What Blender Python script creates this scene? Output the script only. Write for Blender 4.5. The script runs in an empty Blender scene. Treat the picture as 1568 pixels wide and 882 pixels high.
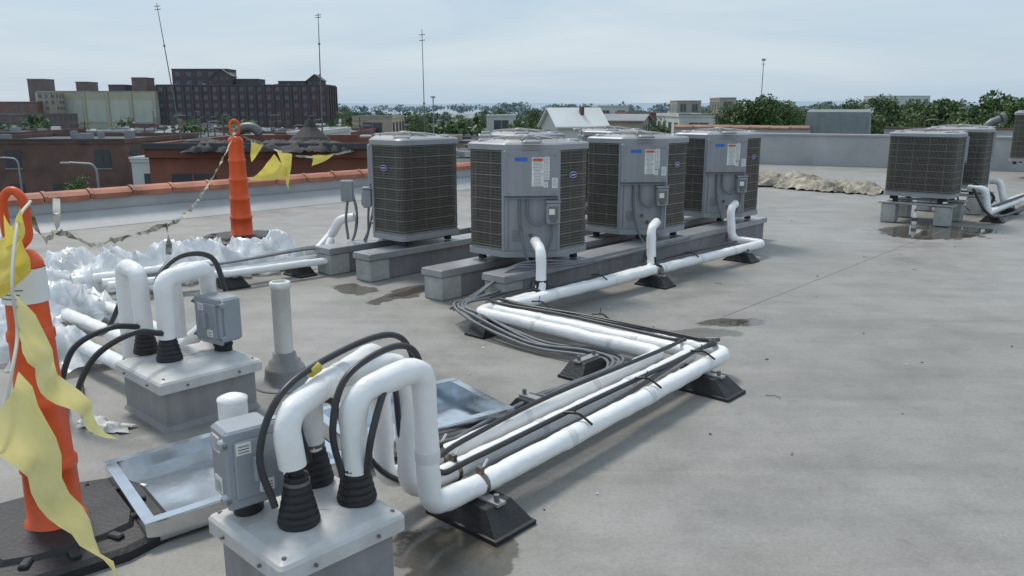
import bpy, math, random
from mathutils import Vector, Matrix, Quaternion, noise
R=random.Random(7)
rad=math.radians
ROT=rad(48)
A=Vector((math.cos(ROT),math.sin(ROT),0)); B=Vector((-math.sin(ROT),math.cos(ROT),0))
scn=bpy.context.scene
COL=scn.collection

# ------------------------------------------------------------ materials
def mat(name,col,rough=.6,metal=0,var=.15,scale=3.0,bump=0,bscale=40,spec=.5,world=False,col2=None,detail=4,trans=None,haze=False,streak=False):
    m=bpy.data.materials.new(name); m.use_nodes=True
    nt=m.node_tree; N=nt.nodes; L=nt.links
    b=N['Principled BSDF']
    b.inputs['Roughness'].default_value=rough; b.inputs['Metallic'].default_value=metal
    b.inputs['Specular IOR Level'].default_value=spec
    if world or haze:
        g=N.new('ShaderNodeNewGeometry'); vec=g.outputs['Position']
    else:
        g=N.new('ShaderNodeTexCoord'); vec=g.outputs['Object']
    n=N.new('ShaderNodeTexNoise'); n.inputs['Scale'].default_value=scale; n.inputs['Detail'].default_value=detail
    n.inputs['Roughness'].default_value=.6
    L.new(vec,n.inputs['Vector'])
    r=N.new('ShaderNodeValToRGB'); r.color_ramp.elements[0].position=.3; r.color_ramp.elements[1].position=.72
    c=Vector(col)
    c2=Vector(col2) if col2 else c*(1+var)
    c1=c*(1-var) if not col2 else c
    r.color_ramp.elements[0].color=(*c1,1); r.color_ramp.elements[1].color=(*[min(x,.95) for x in c2],1)
    L.new(n.outputs['Fac'],r.inputs['Fac']); co_=r.outputs['Color']
    if streak:
        mp=N.new('ShaderNodeMapping');mp.inputs['Scale'].default_value=(14,14,1.1);L.new(vec,mp.inputs['Vector'])
        n3=N.new('ShaderNodeTexNoise');n3.inputs['Scale'].default_value=1;n3.inputs['Detail'].default_value=3;L.new(mp.outputs[0],n3.inputs['Vector'])
        r3=N.new('ShaderNodeValToRGB');r3.color_ramp.elements[0].position=.35;r3.color_ramp.elements[1].position=.6
        r3.color_ramp.elements[0].color=(.84,.82,.78,1);r3.color_ramp.elements[1].color=(1,1,1,1);L.new(n3.outputs['Fac'],r3.inputs['Fac'])
        x=N.new('ShaderNodeMix');x.data_type='RGBA';x.blend_type='MULTIPLY';x.inputs[0].default_value=.7
        L.new(co_,x.inputs[6]);L.new(r3.outputs[0],x.inputs[7]);co_=x.outputs[2]
    if haze:  # aerial haze painted into the base colour: paler with distance from the building
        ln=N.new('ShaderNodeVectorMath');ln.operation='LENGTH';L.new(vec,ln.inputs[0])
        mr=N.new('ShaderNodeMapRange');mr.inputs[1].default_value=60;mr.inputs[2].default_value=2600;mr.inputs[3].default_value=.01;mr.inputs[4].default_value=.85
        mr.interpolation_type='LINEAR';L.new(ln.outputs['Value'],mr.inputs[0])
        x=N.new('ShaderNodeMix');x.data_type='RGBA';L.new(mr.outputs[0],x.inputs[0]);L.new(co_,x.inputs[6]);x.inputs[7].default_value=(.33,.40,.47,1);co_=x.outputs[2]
    L.new(co_,b.inputs['Base Color'])
    if bump:
        n2=N.new('ShaderNodeTexNoise'); n2.inputs['Scale'].default_value=bscale; n2.inputs['Detail'].default_value=3
        L.new(vec,n2.inputs['Vector'])
        bp=N.new('ShaderNodeBump'); bp.inputs['Strength'].default_value=bump; bp.inputs['Distance'].default_value=.02
        L.new(n2.outputs['Fac'],bp.inputs['Height']); L.new(bp.outputs['Normal'],b.inputs['Normal'])
    if trans:
        t=N.new('ShaderNodeBsdfTranslucent'); t.inputs['Color'].default_value=(*col,1)
        mx=N.new('ShaderNodeMixShader'); mx.inputs['Fac'].default_value=trans
        L.new(b.outputs[0],mx.inputs[1]); L.new(t.outputs[0],mx.inputs[2]); L.new(mx.outputs[0],N['Material Output'].inputs['Surface'])
    return m

M={}
M['unit']=mat('unit_paint',(.31,.32,.345),.42,.1,.06,4,streak=True)
M['unitlid']=mat('unit_lid',(.33,.335,.35),.45,.1,.08,4)
M['wire']=mat('grille_wire',(.20,.19,.165),.5,.3,.12,6)
M['coil']=mat('coil_fins',(.08,.076,.066),.7,.2,.3,9)
M['white']=mat('pipe_jacket',(.89,.885,.875),.30,0,.04,9,.35,14)
M['tapew']=mat('jacket_tape',(.74,.74,.73),.35,0,.08,12)
M['black']=mat('black_rubber',(.02,.02,.022),.55,0,.4,10,.2,60)
M['cable']=mat('cable_black',(.035,.036,.04),.4,0,.2,10)
M['conduit']=mat('grey_conduit',(.16,.17,.185),.5,0,.2,10)
M['curblid']=mat('curb_lid_plastic',(.58,.58,.575),.45,0,.08,6,.1,50,streak=True)
M['curbbody']=mat('curb_body',(.29,.29,.295),.7,0,.12,6,.2,30,streak=True)
M['ebox']=mat('disconnect_paint',(.32,.35,.38),.42,.1,.06,8)
M['label']=mat('label',(.80,.80,.78),.5,0,.05,5)
M['ink']=mat('label_ink',(.16,.16,.17),.6)
M['blue']=mat('blue_tape',(.03,.16,.55),.5)
M['badge']=mat('blue_badge',(.02,.03,.22),.3)
M['orange']=mat('orange_plastic',(.80,.105,.02),.42,0,.14,5,.08,40,streak=True)
M['yellow']=mat('pennant_vinyl',(.82,.69,.15),.4,0,.08,8,0,20,trans=.4)
M['yellowpale']=mat('pennant_vinyl_faded',(.84,.76,.34),.4,0,.08,8,trans=.4)
M['rope']=mat('rope',(.6,.58,.5),.7)
M['railcap']=mat('rail_metal_cap',(.38,.38,.39),.38,.4,.15,5)
M['rail']=mat('rail_grey',(.24,.23,.245),.65,0,.15,5,.2,20,streak=True)
M['block']=mat('block_concrete',(.42,.42,.41),.8,0,.15,8,.3,40,streak=True)
M['galv']=mat('galvanised',(.70,.74,.78),.16,1,.12,5,.10,6)
M['vent']=mat('vent_pvc',(.78,.78,.75),.5,0,.08,8,streak=True)
M['flash']=mat('flashing_grey',(.25,.25,.245),.6,0,.15,8)
M['terra']=mat('terracotta',(.40,.15,.09),.65,0,.35,2.5,.2,20)
M['parapet']=mat('parapet_membrane',(.39,.395,.40),.5,0,.14,1.2,.15,6,world=True)
M['tarp']=mat('beige_tarp',(.17,.15,.12),.85,0,0,2.2,.3,20,world=True,col2=(.50,.45,.36))
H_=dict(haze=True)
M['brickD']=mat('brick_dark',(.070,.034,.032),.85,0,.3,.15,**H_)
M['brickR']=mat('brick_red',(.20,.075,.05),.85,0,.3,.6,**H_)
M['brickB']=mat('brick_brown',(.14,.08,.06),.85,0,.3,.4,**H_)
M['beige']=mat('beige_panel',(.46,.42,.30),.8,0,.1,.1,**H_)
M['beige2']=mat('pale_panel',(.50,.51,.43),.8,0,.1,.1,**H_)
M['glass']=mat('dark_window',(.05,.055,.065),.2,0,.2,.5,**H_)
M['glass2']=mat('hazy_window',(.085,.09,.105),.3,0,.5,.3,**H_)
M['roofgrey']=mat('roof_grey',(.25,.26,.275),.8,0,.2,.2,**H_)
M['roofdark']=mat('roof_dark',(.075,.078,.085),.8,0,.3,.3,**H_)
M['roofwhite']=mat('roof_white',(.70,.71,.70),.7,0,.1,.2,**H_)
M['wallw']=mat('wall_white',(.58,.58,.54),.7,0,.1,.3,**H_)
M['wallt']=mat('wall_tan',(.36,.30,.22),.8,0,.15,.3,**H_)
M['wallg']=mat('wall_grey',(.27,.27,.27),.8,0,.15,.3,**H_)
M['hatch']=mat('hatch_grey',(.20,.225,.23),.6,0,.1,2,streak=True)
M['bark']=mat('bark',(.08,.06,.045),.9)
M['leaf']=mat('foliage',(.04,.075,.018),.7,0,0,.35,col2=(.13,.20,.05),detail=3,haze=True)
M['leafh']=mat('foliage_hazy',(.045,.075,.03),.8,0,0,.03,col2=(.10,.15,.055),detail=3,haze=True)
M['hill']=mat('far_hills',(.27,.35,.43),.9,0,.06,.001,world=True)  # blue-grey of the distant air is painted into the hills' colour
M['metal']=mat('pole_metal',(.17,.175,.18),.5,.4,.1,3)
M['lampgrey']=mat('lamp_grey',(.3,.31,.33),.5,.3,.1,3)
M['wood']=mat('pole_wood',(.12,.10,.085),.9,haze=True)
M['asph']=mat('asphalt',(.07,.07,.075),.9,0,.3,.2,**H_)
M['cloth']=mat('dark_tarp',(.05,.05,.052),.8,0,.3,1)
M['tyre']=mat('tyre',(.02,.02,.02),.8)
M['brass']=mat('valve_metal',(.25,.22,.18),.35,.8)
M['tape']=mat('black_tape',(.02,.02,.02),.35)
M['paper']=mat('white_debris',(.65,.65,.62),.7)
M['grit']=mat('dark_grit',(.12,.11,.10),.8)

# ------------------------------------------------------------ mesh helpers
class MB:
    def __init__(s): s.v=[];s.f=[];s.m=[];s.mats=[];s.sm=[]
    def mi(s,m):
        if m not in s.mats: s.mats.append(m)
        return s.mats.index(m)
    def add(s,vs,fs,m,smooth=False,X=None):
        o=len(s.v)
        if X is not None: vs=[X@Vector(v) for v in vs]
        s.v+= [tuple(v) for v in vs]
        i=s.mi(m)
        for f in fs: s.f.append([o+k for k in f]); s.m.append(i); s.sm.append(smooth)
    def box(s,c,d,m,rz=0,X=None,bev=0):
        c=Vector(c);h=Vector(d)/2
        q=Matrix.Rotation(rz,3,'Z')
        if bev<=0:
            vs=[c+q@Vector((sx*h.x,sy*h.y,sz*h.z)) for sx in(-1,1) for sy in(-1,1) for sz in(-1,1)]
            fs=[(0,1,3,2),(4,6,7,5),(0,4,5,1),(2,3,7,6),(0,2,6,4),(1,5,7,3)]
            s.add(vs,fs,m,False,X);return
        pr=[(-h.x,-h.y+bev),(-h.x+bev,-h.y),(h.x-bev,-h.y),(h.x,-h.y+bev),(h.x,h.y-bev),(h.x-bev,h.y),(-h.x+bev,h.y),(-h.x,h.y-bev)]
        k=[(max(0,h.x-bev)/h.x),(max(0,h.y-bev)/h.y)]
        rings=[]
        for z,sc in((-h.z,1),(-h.z+bev,0),(h.z-bev,0),(h.z,1)):
            rings.append([c+q@Vector((x*(k[0] if sc else 1),y*(k[1] if sc else 1),z)) for x,y in pr])
        s.loft(rings,m,True,False,X)
    def loft(s,rings,m,caps=True,smooth=False,X=None):
        n=len(rings[0]);vs=[v for r in rings for v in r];fs=[]
        for i in range(len(rings)-1):
            for j in range(n):
                a=i*n+j;b=i*n+(j+1)%n
                fs.append((a,b,b+n,a+n))
        s.add(vs,fs,m,smooth,X)
        if caps:
            s.add(rings[0],[tuple(reversed(range(n)))],m,False,X); s.add(rings[-1],[tuple(range(n))],m,False,X)
    def prism(s,poly,z0,z1,m,X=None):
        s.loft([[Vector((x,y,z0)) for x,y in poly],[Vector((x,y,z1)) for x,y in poly]],m,True,False,X)
    def lathe(s,prof,c,m,n=24,X=None,smooth=True,caps=True,axis=None):
        c=Vector(c)
        q=Quaternion((1,0,0,0)) if axis is None else Vector(axis).to_track_quat('Z','Y')
        rings=[[c+q@Vector((r*math.cos(2*math.pi*k/n),r*math.sin(2*math.pi*k/n),z)) for k in range(n)] for r,z in prof]
        s.loft(rings,m,caps,smooth,X)
    def tube(s,pts,r,m,n=12,fil=0.0,X=None,seg=7,wob=0,r2=None):
        P=[Vector(p) for p in pts]
        if fil>0 and len(P)>2:
            Q=[P[0]]
            for i in range(1,len(P)-1):
                a=P[i-1]-P[i];b=P[i+1]-P[i]
                d=min(fil,a.length*.48,b.length*.48)
                p0=P[i]+a.normalized()*d;p1=P[i]+b.normalized()*d
                for k in range(seg+1):
                    t=k/seg;Q.append(p0*(1-t)**2+P[i]*2*t*(1-t)+p1*t*t)
            Q.append(P[-1]);P=Q
        if wob:
            Q=[P[0]]
            for i in range(1,len(P)):
                L=(P[i]-P[i-1]).length;k=max(1,int(L/.05))
                for j in range(1,k+1): Q.append(P[i-1].lerp(P[i],j/k))
            P=Q
        tg=[]
        for i in range(len(P)):
            a=P[max(0,i-1)];b=P[min(len(P)-1,i+1)];tg.append((b-a).normalized() if (b-a).length>1e-9 else Vector((0,0,1)))
        up=Vector((0,0,1)) if abs(tg[0].z)<.9 else Vector((1,0,0))
        nrm=(up-tg[0]*up.dot(tg[0])).normalized();rings=[]
        for i,p in enumerate(P):
            if i:
                nrm=tg[i-1].rotation_difference(tg[i])@nrm
                nrm=(nrm-tg[i]*nrm.dot(tg[i])).normalized()
            bn=tg[i].cross(nrm)
            rr=r if r2 is None else r+(r2-r)*i/(len(P)-1)
            ring=[]
            for k in range(n):
                d=nrm*math.cos(2*math.pi*k/n)+bn*math.sin(2*math.pi*k/n)
                q=rr
                if wob: q=rr*(1+wob*noise.noise(p*8)+wob*1.3*noise.noise((p+d*rr)*22))
                ring.append(p+d*q+(Vector((0,0,wob*.06*noise.noise(p*3.1))) if wob else Vector()))
            rings.append(ring)
        s.loft(rings,m,True,True,X)
    def mesh(s,name):
        me=bpy.data.meshes.new(name);me.from_pydata(s.v,[],s.f)
        for m in s.mats: me.materials.append(M[m])
        me.polygons.foreach_set('material_index',s.m);me.polygons.foreach_set('use_smooth',s.sm)
        me.update();return me
    def obj(s,name,parent=None,loc=(0,0,0),rz=0):
        o=bpy.data.objects.new(name,s.mesh(name));COL.objects.link(o)
        o.location=loc;o.rotation_euler[2]=rz
        if parent: o.parent=parent
        return o
def empty(name,loc=(0,0,0),rz=0,sc=1):
    e=bpy.data.objects.new(name,None);COL.objects.link(e);e.location=loc;e.rotation_euler[2]=rz;e.scale=(sc,sc,sc);e.empty_display_size=.2;return e
def inst(me,name,parent):
    o=bpy.data.objects.new(name,me);COL.objects.link(o);o.parent=parent;return o
def spline(pts,k=8):
    P=[Vector(p) for p in pts];P=[P[0]*2-P[1]]+P+[P[-1]*2-P[-2]];out=[]
    for i in range(1,len(P)-2):
        for j in range(k):
            t=j/k;a,b,c,d=P[i-1:i+3]
            out.append(.5*((2*b)+(c-a)*t+(2*a-5*b+4*c-d)*t*t+(3*b-a-3*c+d)*t**3))
    out.append(P[-2]);return out

# ------------------------------------------------------------ camera
H=1.65
cam=bpy.data.cameras.new('camera');co=bpy.data.objects.new('camera',cam);COL.objects.link(co)
co.location=(0,0,H);co.rotation_euler=(rad(90-12.65),0,0)
cam.sensor_width=36;cam.lens=36*1230/1568;cam.clip_start=.05;cam.clip_end=30000
scn.camera=co

# ------------------------------------------------------------ world
w=bpy.data.worlds.new('World');scn.world=w;w.use_nodes=True
nt=w.node_tree;N=nt.nodes;L=nt.links;bg=N['Background']
sky=N.new('ShaderNodeTexSky');sky.sky_type='NISHITA';sky.sun_disc=False
sky.sun_elevation=rad(58);sky.sun_rotation=rad(-35);sky.air_density=1.2;sky.dust_density=2.5;sky.ozone_density=1
tc=N.new('ShaderNodeTexCoord');mp=N.new('ShaderNodeMapping');mp.inputs['Scale'].default_value=(1.1,1.1,8)
mp.inputs['Rotation'].default_value=(.05,.04,.4)
L.new(tc.outputs['Generated'],mp.inputs['Vector'])
nz=N.new('ShaderNodeTexNoise');nz.inputs['Scale'].default_value=1.7;nz.inputs['Detail'].default_value=7;nz.inputs['Roughness'].default_value=.55;nz.inputs['Distortion'].default_value=.6
L.new(mp.outputs[0],nz.inputs['Vector'])
rp=N.new('ShaderNodeValToRGB');rp.color_ramp.elements[0].position=.32;rp.color_ramp.elements[0].color=(4.2,5.6,7.0,1)
rp.color_ramp.elements[1].position=.70;rp.color_ramp.elements[1].color=(6.0,6.9,7.6,1)
L.new(nz.outputs['Fac'],rp.inputs['Fac'])
mx=N.new('ShaderNodeMix');mx.data_type='RGBA';mx.inputs[0].default_value=.85
L.new(sky.outputs[0],mx.inputs[6]);L.new(rp.outputs[0],mx.inputs[7]);L.new(mx.outputs[2],bg.inputs['Color'])
bg.inputs['Strength'].default_value=.112
sd=bpy.data.lights.new('sun','SUN');sd.energy=2.4;sd.angle=rad(13);sd.color=(1,.94,.86)
so=bpy.data.objects.new('sun',sd);COL.objects.link(so)
el=rad(58);az=rad(-35)
so.rotation_euler=Vector((math.sin(az)*math.cos(el),math.cos(az)*math.cos(el),math.sin(el))).to_track_quat('Z','Y').to_euler()
scn.view_settings.view_transform='Standard';scn.view_settings.look='None';scn.view_settings.exposure=0

# ------------------------------------------------------------ roof material
STAINS=[
 (1.72,6.12,.24,.13,.2,1),(1.50,5.80,.38,.14,.1,.6),(-1.45,7.28,.18,.36,.4,.9),(-.92,7.2,.17,.5,-.6,.9),(-.20,2.80,.27,.22,.5,1),(-.33,2.5,.28,.15,.3,1),
 (5.75,10.85,.95,.62,.2,.85),(2.6,5.0,1.3,.45,.7,.2),(3.6,12.8,1.9,.5,.8,.25),(-.9,4.6,1.0,.8,.7,.3),(1.2,3.2,.9,.3,.7,.2)]
def roof_mat():
    m=bpy.data.materials.new('roof_membrane');m.use_nodes=True;nt=m.node_tree;N=nt.nodes;L=nt.links;b=N['Principled BSDF']
    g=N.new('ShaderNodeNewGeometry')
    def nse(sc,det,ro=.6,dis=0,vec=None):
        n=N.new('ShaderNodeTexNoise');n.inputs['Scale'].default_value=sc;n.inputs['Detail'].default_value=det;n.inputs['Roughness'].default_value=ro;n.inputs['Distortion'].default_value=dis
        L.new(vec or g.outputs['Position'],n.inputs['Vector']);return n
    def ramp(o,p0,c0,p1,c1):
        r=N.new('ShaderNodeValToRGB');r.color_ramp.elements[0].position=p0;r.color_ramp.elements[0].color=(*c0,1);r.color_ramp.elements[1].position=p1;r.color_ramp.elements[1].color=(*c1,1)
        L.new(o,r.inputs['Fac']);return r.outputs[0]
    def mix(a,b_,f,mode='MIX'):
        x=N.new('ShaderNodeMix');x.data_type='RGBA';x.blend_type=mode
        if isinstance(f,float): x.inputs[0].default_value=f
        else: L.new(f,x.inputs[0])
        L.new(a,x.inputs[6])
        if isinstance(b_,tuple): x.inputs[7].default_value=b_
        else: L.new(b_,x.inputs[7])
        return x.outputs[2]
    def mth(op,a,b_=None):
        x=N.new('ShaderNodeMath');x.operation=op
        for i,k in enumerate((a,b_)):
            if k is None: continue
            if isinstance(k,(int,float)): x.inputs[i].default_value=k
            else: L.new(k,x.inputs[i])
        return x.outputs[0]
    base=ramp(nse(.3,6,.6,.8).outputs['Fac'],.3,(.262,.250,.228),.7,(.330,.324,.308))
    midn=nse(1.9,7,.7).outputs['Fac']
    mid=ramp(midn,.32,(.72,.71,.69),.58,(1.03,1.03,1.03))
    fn=nse(55,3,.7).outputs['Fac']
    fine=ramp(fn,.3,(.84,.84,.84),.7,(1.12,1.12,1.12))
    c=mix(base,mid,.75,'MULTIPLY');c=mix(c,fine,.8,'MULTIPLY')
    mpp=N.new('ShaderNodeMapping');mpp.inputs['Rotation'].default_value=(0,0,-ROT);mpp.inputs['Scale'].default_value=(.35,3.2,1);L.new(g.outputs['Position'],mpp.inputs['Vector'])
    sk=ramp(nse(1.6,5,.6,.4,mpp.outputs[0]).outputs['Fac'],.36,(.86,.85,.83),.56,(1.0,1.0,1.0));c=mix(c,sk,.65,'MULTIPLY')
    spots=ramp(nse(9,3,.6).outputs['Fac'],.60,(1,1,1),.78,(.68,.66,.62));c=mix(c,spots,.6,'MULTIPLY')
    sep=N.new('ShaderNodeSeparateXYZ');L.new(g.outputs['Position'],sep.inputs[0])
    wn=nse(3.2,4,.6).outputs['Fac'];wn2=mth('MULTIPLY',mth('SUBTRACT',wn,.5),1.9)
    tot=None
    for x,y,rx,ry,a,dp in STAINS:
        dx=mth('SUBTRACT',sep.outputs[0],x);dy=mth('SUBTRACT',sep.outputs[1],y)
        uu=mth('ADD',mth('MULTIPLY',dx,math.cos(a)/rx),mth('MULTIPLY',dy,math.sin(a)/rx))
        vv=mth('ADD',mth('MULTIPLY',dx,-math.sin(a)/ry),mth('MULTIPLY',dy,math.cos(a)/ry))
        d=mth('SQRT',mth('ADD',mth('MULTIPLY',uu,uu),mth('MULTIPLY',vv,vv)))
        d=mth('ADD',d,wn2)
        s_=.16 if dp>.5 else .7
        mr=N.new('ShaderNodeMapRange');mr.interpolation_type='SMOOTHSTEP';mr.inputs[1].default_value=1;mr.inputs[2].default_value=1-s_;mr.inputs[3].default_value=0;mr.inputs[4].default_value=dp
        L.new(d,mr.inputs[0]);tot=mr.outputs[0] if tot is None else mth('MAXIMUM',tot,mr.outputs[0])
    c=mix(c,mix(c,(.44,.41,.36,1),1.0,'MULTIPLY'),tot)
    L.new(c,b.inputs['Base Color'])
    rr=ramp(midn,.35,(.44,)*3,.65,(.60,)*3)
    rz=N.new('ShaderNodeMix');rz.data_type='FLOAT';L.new(mth('MULTIPLY',tot,.95),rz.inputs[0]);L.new(rr,rz.inputs[2]);rz.inputs[3].default_value=.10
    L.new(rz.outputs[0],b.inputs['Roughness'])
    bp=N.new('ShaderNodeBump');bp.inputs['Strength'].default_value=.25;bp.inputs['Distance'].default_value=.008
    hh=mth('ADD',mth('MULTIPLY',fn,.5),mth('MULTIPLY',midn,2))
    L.new(mth('MULTIPLY',hh,mth('SUBTRACT',1.0,tot)),bp.inputs['Height']);L.new(bp.outputs[0],b.inputs['Normal'])
    return m
M['roof']=roof_mat()
M['water']=mat('standing_water',(.085,.075,.06),.04,0,.2,4,spec=.6,world=True)

# ------------------------------------------------------------ our roof
P1=Vector((-21.6,-5.7));P2=Vector((6.3,25.3));P3=Vector((33.1,11.9));P4=Vector((5.2,-19))
rf=MB();rf.prism([tuple(p) for p in (P1,P4,P3,P2)],-.5,0,'roof')
roof=empty('flat_roof');rf.obj('roof_deck',roof)
s=MB();s.prism([tuple(p) for p in (P1*.999,P4*.999,P3*.999,P2*.999)],-12,-.502,'brickR');s.obj('building_walls',roof)
M['seam']=mat('seam_lap',(.23,.22,.20),.5,0,.15,3,world=True)
s=MB()
def strip(x0,y0,x1,y1,wd,m='seam',z=.002):
    a=Vector((x0,y0,0));b=Vector((x1,y1,0));n=(b-a).cross(Vector((0,0,1))).normalized()*wd/2
    k=max(2,int((b-a).length/1.5));vs=[]
    for i in range(k+1):
        q=a.lerp(b,i/k)+n.normalized()*.02*noise.noise(Vector((i*.7,x0,y0)));vs+=[q-n+Vector((0,0,z)),q+n+Vector((0,0,z))]
    s.add(vs,[(2*i,2*i+2,2*i+3,2*i+1) for i in range(k)],m)
o=Vector((1.9,6.5,0));a=o+A*9;b=o-A*.3;strip(a.x,a.y,b.x,b.y,.008)
s.obj('membrane_seams',roof)

def wall(name,p,q,h,th,mw,cop,side=0,capm=None,tm='terra'):
    e=empty(name);p=Vector((*p,0));q=Vector((*q,0));d=q-p;Ln=d.length;ang=math.atan2(d.y,d.x);c=(p+q)/2
    b=MB();b.box((0,0,h/2),(Ln,th,h),mw);b.obj('wall_body',e,c,ang)
    b=MB()
    if cop=='tile':
        n=int(Ln/.6);
        for i in range(n):
            x0=-Ln/2+i*Ln/n;x1=x0+Ln/n-.012;w2=th/2+.05;j=R.uniform(-.008,.008)
            rr=[]
            for x,ex in((x0,0),(x0+.05,.0),(x0+.05,-.012),(x1,-.012)):
                rr.append([Vector((x,y*(1+ex*2),h+z+j+ex)) for y,z in((-w2,-.02),(-w2,.05),(-w2*.5,.10),(0,.12),(w2*.5,.10),(w2,.05),(w2,-.02))])
            b.loft(rr,tm,True,False)
    else:
        b.box((0,0,h+.02),(Ln+.02,th+.1,.05),capm)
    b.obj('coping',e,c,ang);return e
u=Vector((.672,.741))
pl=Vector((-6.84,10.7))
s0=pl-u*20;s1=pl+u*19.3
wall('parapet_wall',s0-Vector((.11,-.1)),s1-Vector((.11,-.1)),.40,.22,'parapet','tile')
b=MB();nn=Vector((.741,-.672))
a0=s0;a1=s1
b.add([(a0.x,a0.y,.20),(a1.x,a1.y,.20),(a1.x+nn.x*.4,a1.y+nn.y*.4,.004),(a0.x+nn.x*.4,a0.y+nn.y*.4,.004)],[(0,3,2,1)],'parapet')
b.obj('parapet_cant_strip',roof)
v=Vector((.894,-.447))
c0=Vector((7.48,24.71))-v*1.2;c1=c0+v*27
wall('rear_parapet_wall',c0,c1,.86,.35,'parapet','flat',capm='parapet')
n2=Vector((.447,.894))*2.2
M['terrab']=mat('terracotta_weathered',(.28,.16,.11),.7,0,.3,2.5)
wall('tiled_parapet_wall',c0+n2-v*2.0,c0+n2+v*2.4,.98,.25,'parapet','tile',tm='terrab')
wall('low_parapet_wall',c0+n2*1.6+v*4.5,c0+n2*1.6+v*26,1.0,.3,'parapet','flat',capm='brickB')
b=MB();b.prism([tuple(c0-v*6+n2*.2),tuple(c1+n2*.2),tuple(c1+n2*6),tuple(c0-v*6+n2*6)],-12,.3,'roofgrey');b.obj('adjoining_roof')

def blob(c,rx,ry,rz,z,m,seed=0,n=90,amp=.35):
    b=MB();c=Vector((*c,0));q=Matrix.Rotation(rz,3,'Z');vs=[]
    for k in range(n):
        t=2*math.pi*k/n;r=1+amp*noise.noise(Vector((math.cos(t)*1.3+seed*7.3,math.sin(t)*1.3,seed)))*2+amp*.5*noise.noise(Vector((math.cos(t)*4,math.sin(t)*4,seed+3)))
        vs.append(c+q@Vector((math.cos(t)*rx*r,math.sin(t)*ry*r,z)))
    b.add([c+Vector((0,0,z))]+vs,[(0,i+1,(i+1)%n+1) for i in range(n)],m);return b
blob((5.78,10.85),.72,.45,.2,.0015,'water',1).obj('puddle')
blob((-.34,2.50),.15,.06,.3,.0015,'water',8).obj('puddle')
blob((1.74,6.12),.13,.06,.2,.0015,'water',2).obj('puddle')
blob((-.92,7.2),.07,.28,-.6,.0015,'water',5).obj('puddle')
b=MB()
for i in range(80):
    x=R.uniform(-1,7);y=R.uniform(2.6,12);r=R.uniform(.004,.012)
    if abs(x)>y*.65: continue
    k=R.randint(4,6);ph=R.random()*6
    pts=[(x+r*R.uniform(.5,1.3)*math.cos(ph+6.283*j/k),y+r*R.uniform(.5,1.3)*math.sin(ph+6.283*j/k)) for j in range(k)]
    b.prism(pts,.001,.003+R.random()*.005,R.choice(['paper','grit','grit']))
for i in range(14):
    x=R.uniform(0,6);y=R.uniform(3,9);a=R.random()*3;l=R.uniform(.03,.09);b.tube([(x,y,.004),(x+l*math.cos(a)*.5,y+l*math.sin(a)*.5,.008),(x+l*math.cos(a+.4),y+l*math.sin(a+.4),.004)],.002,'grit',4)
b.obj('roof_debris')

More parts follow.
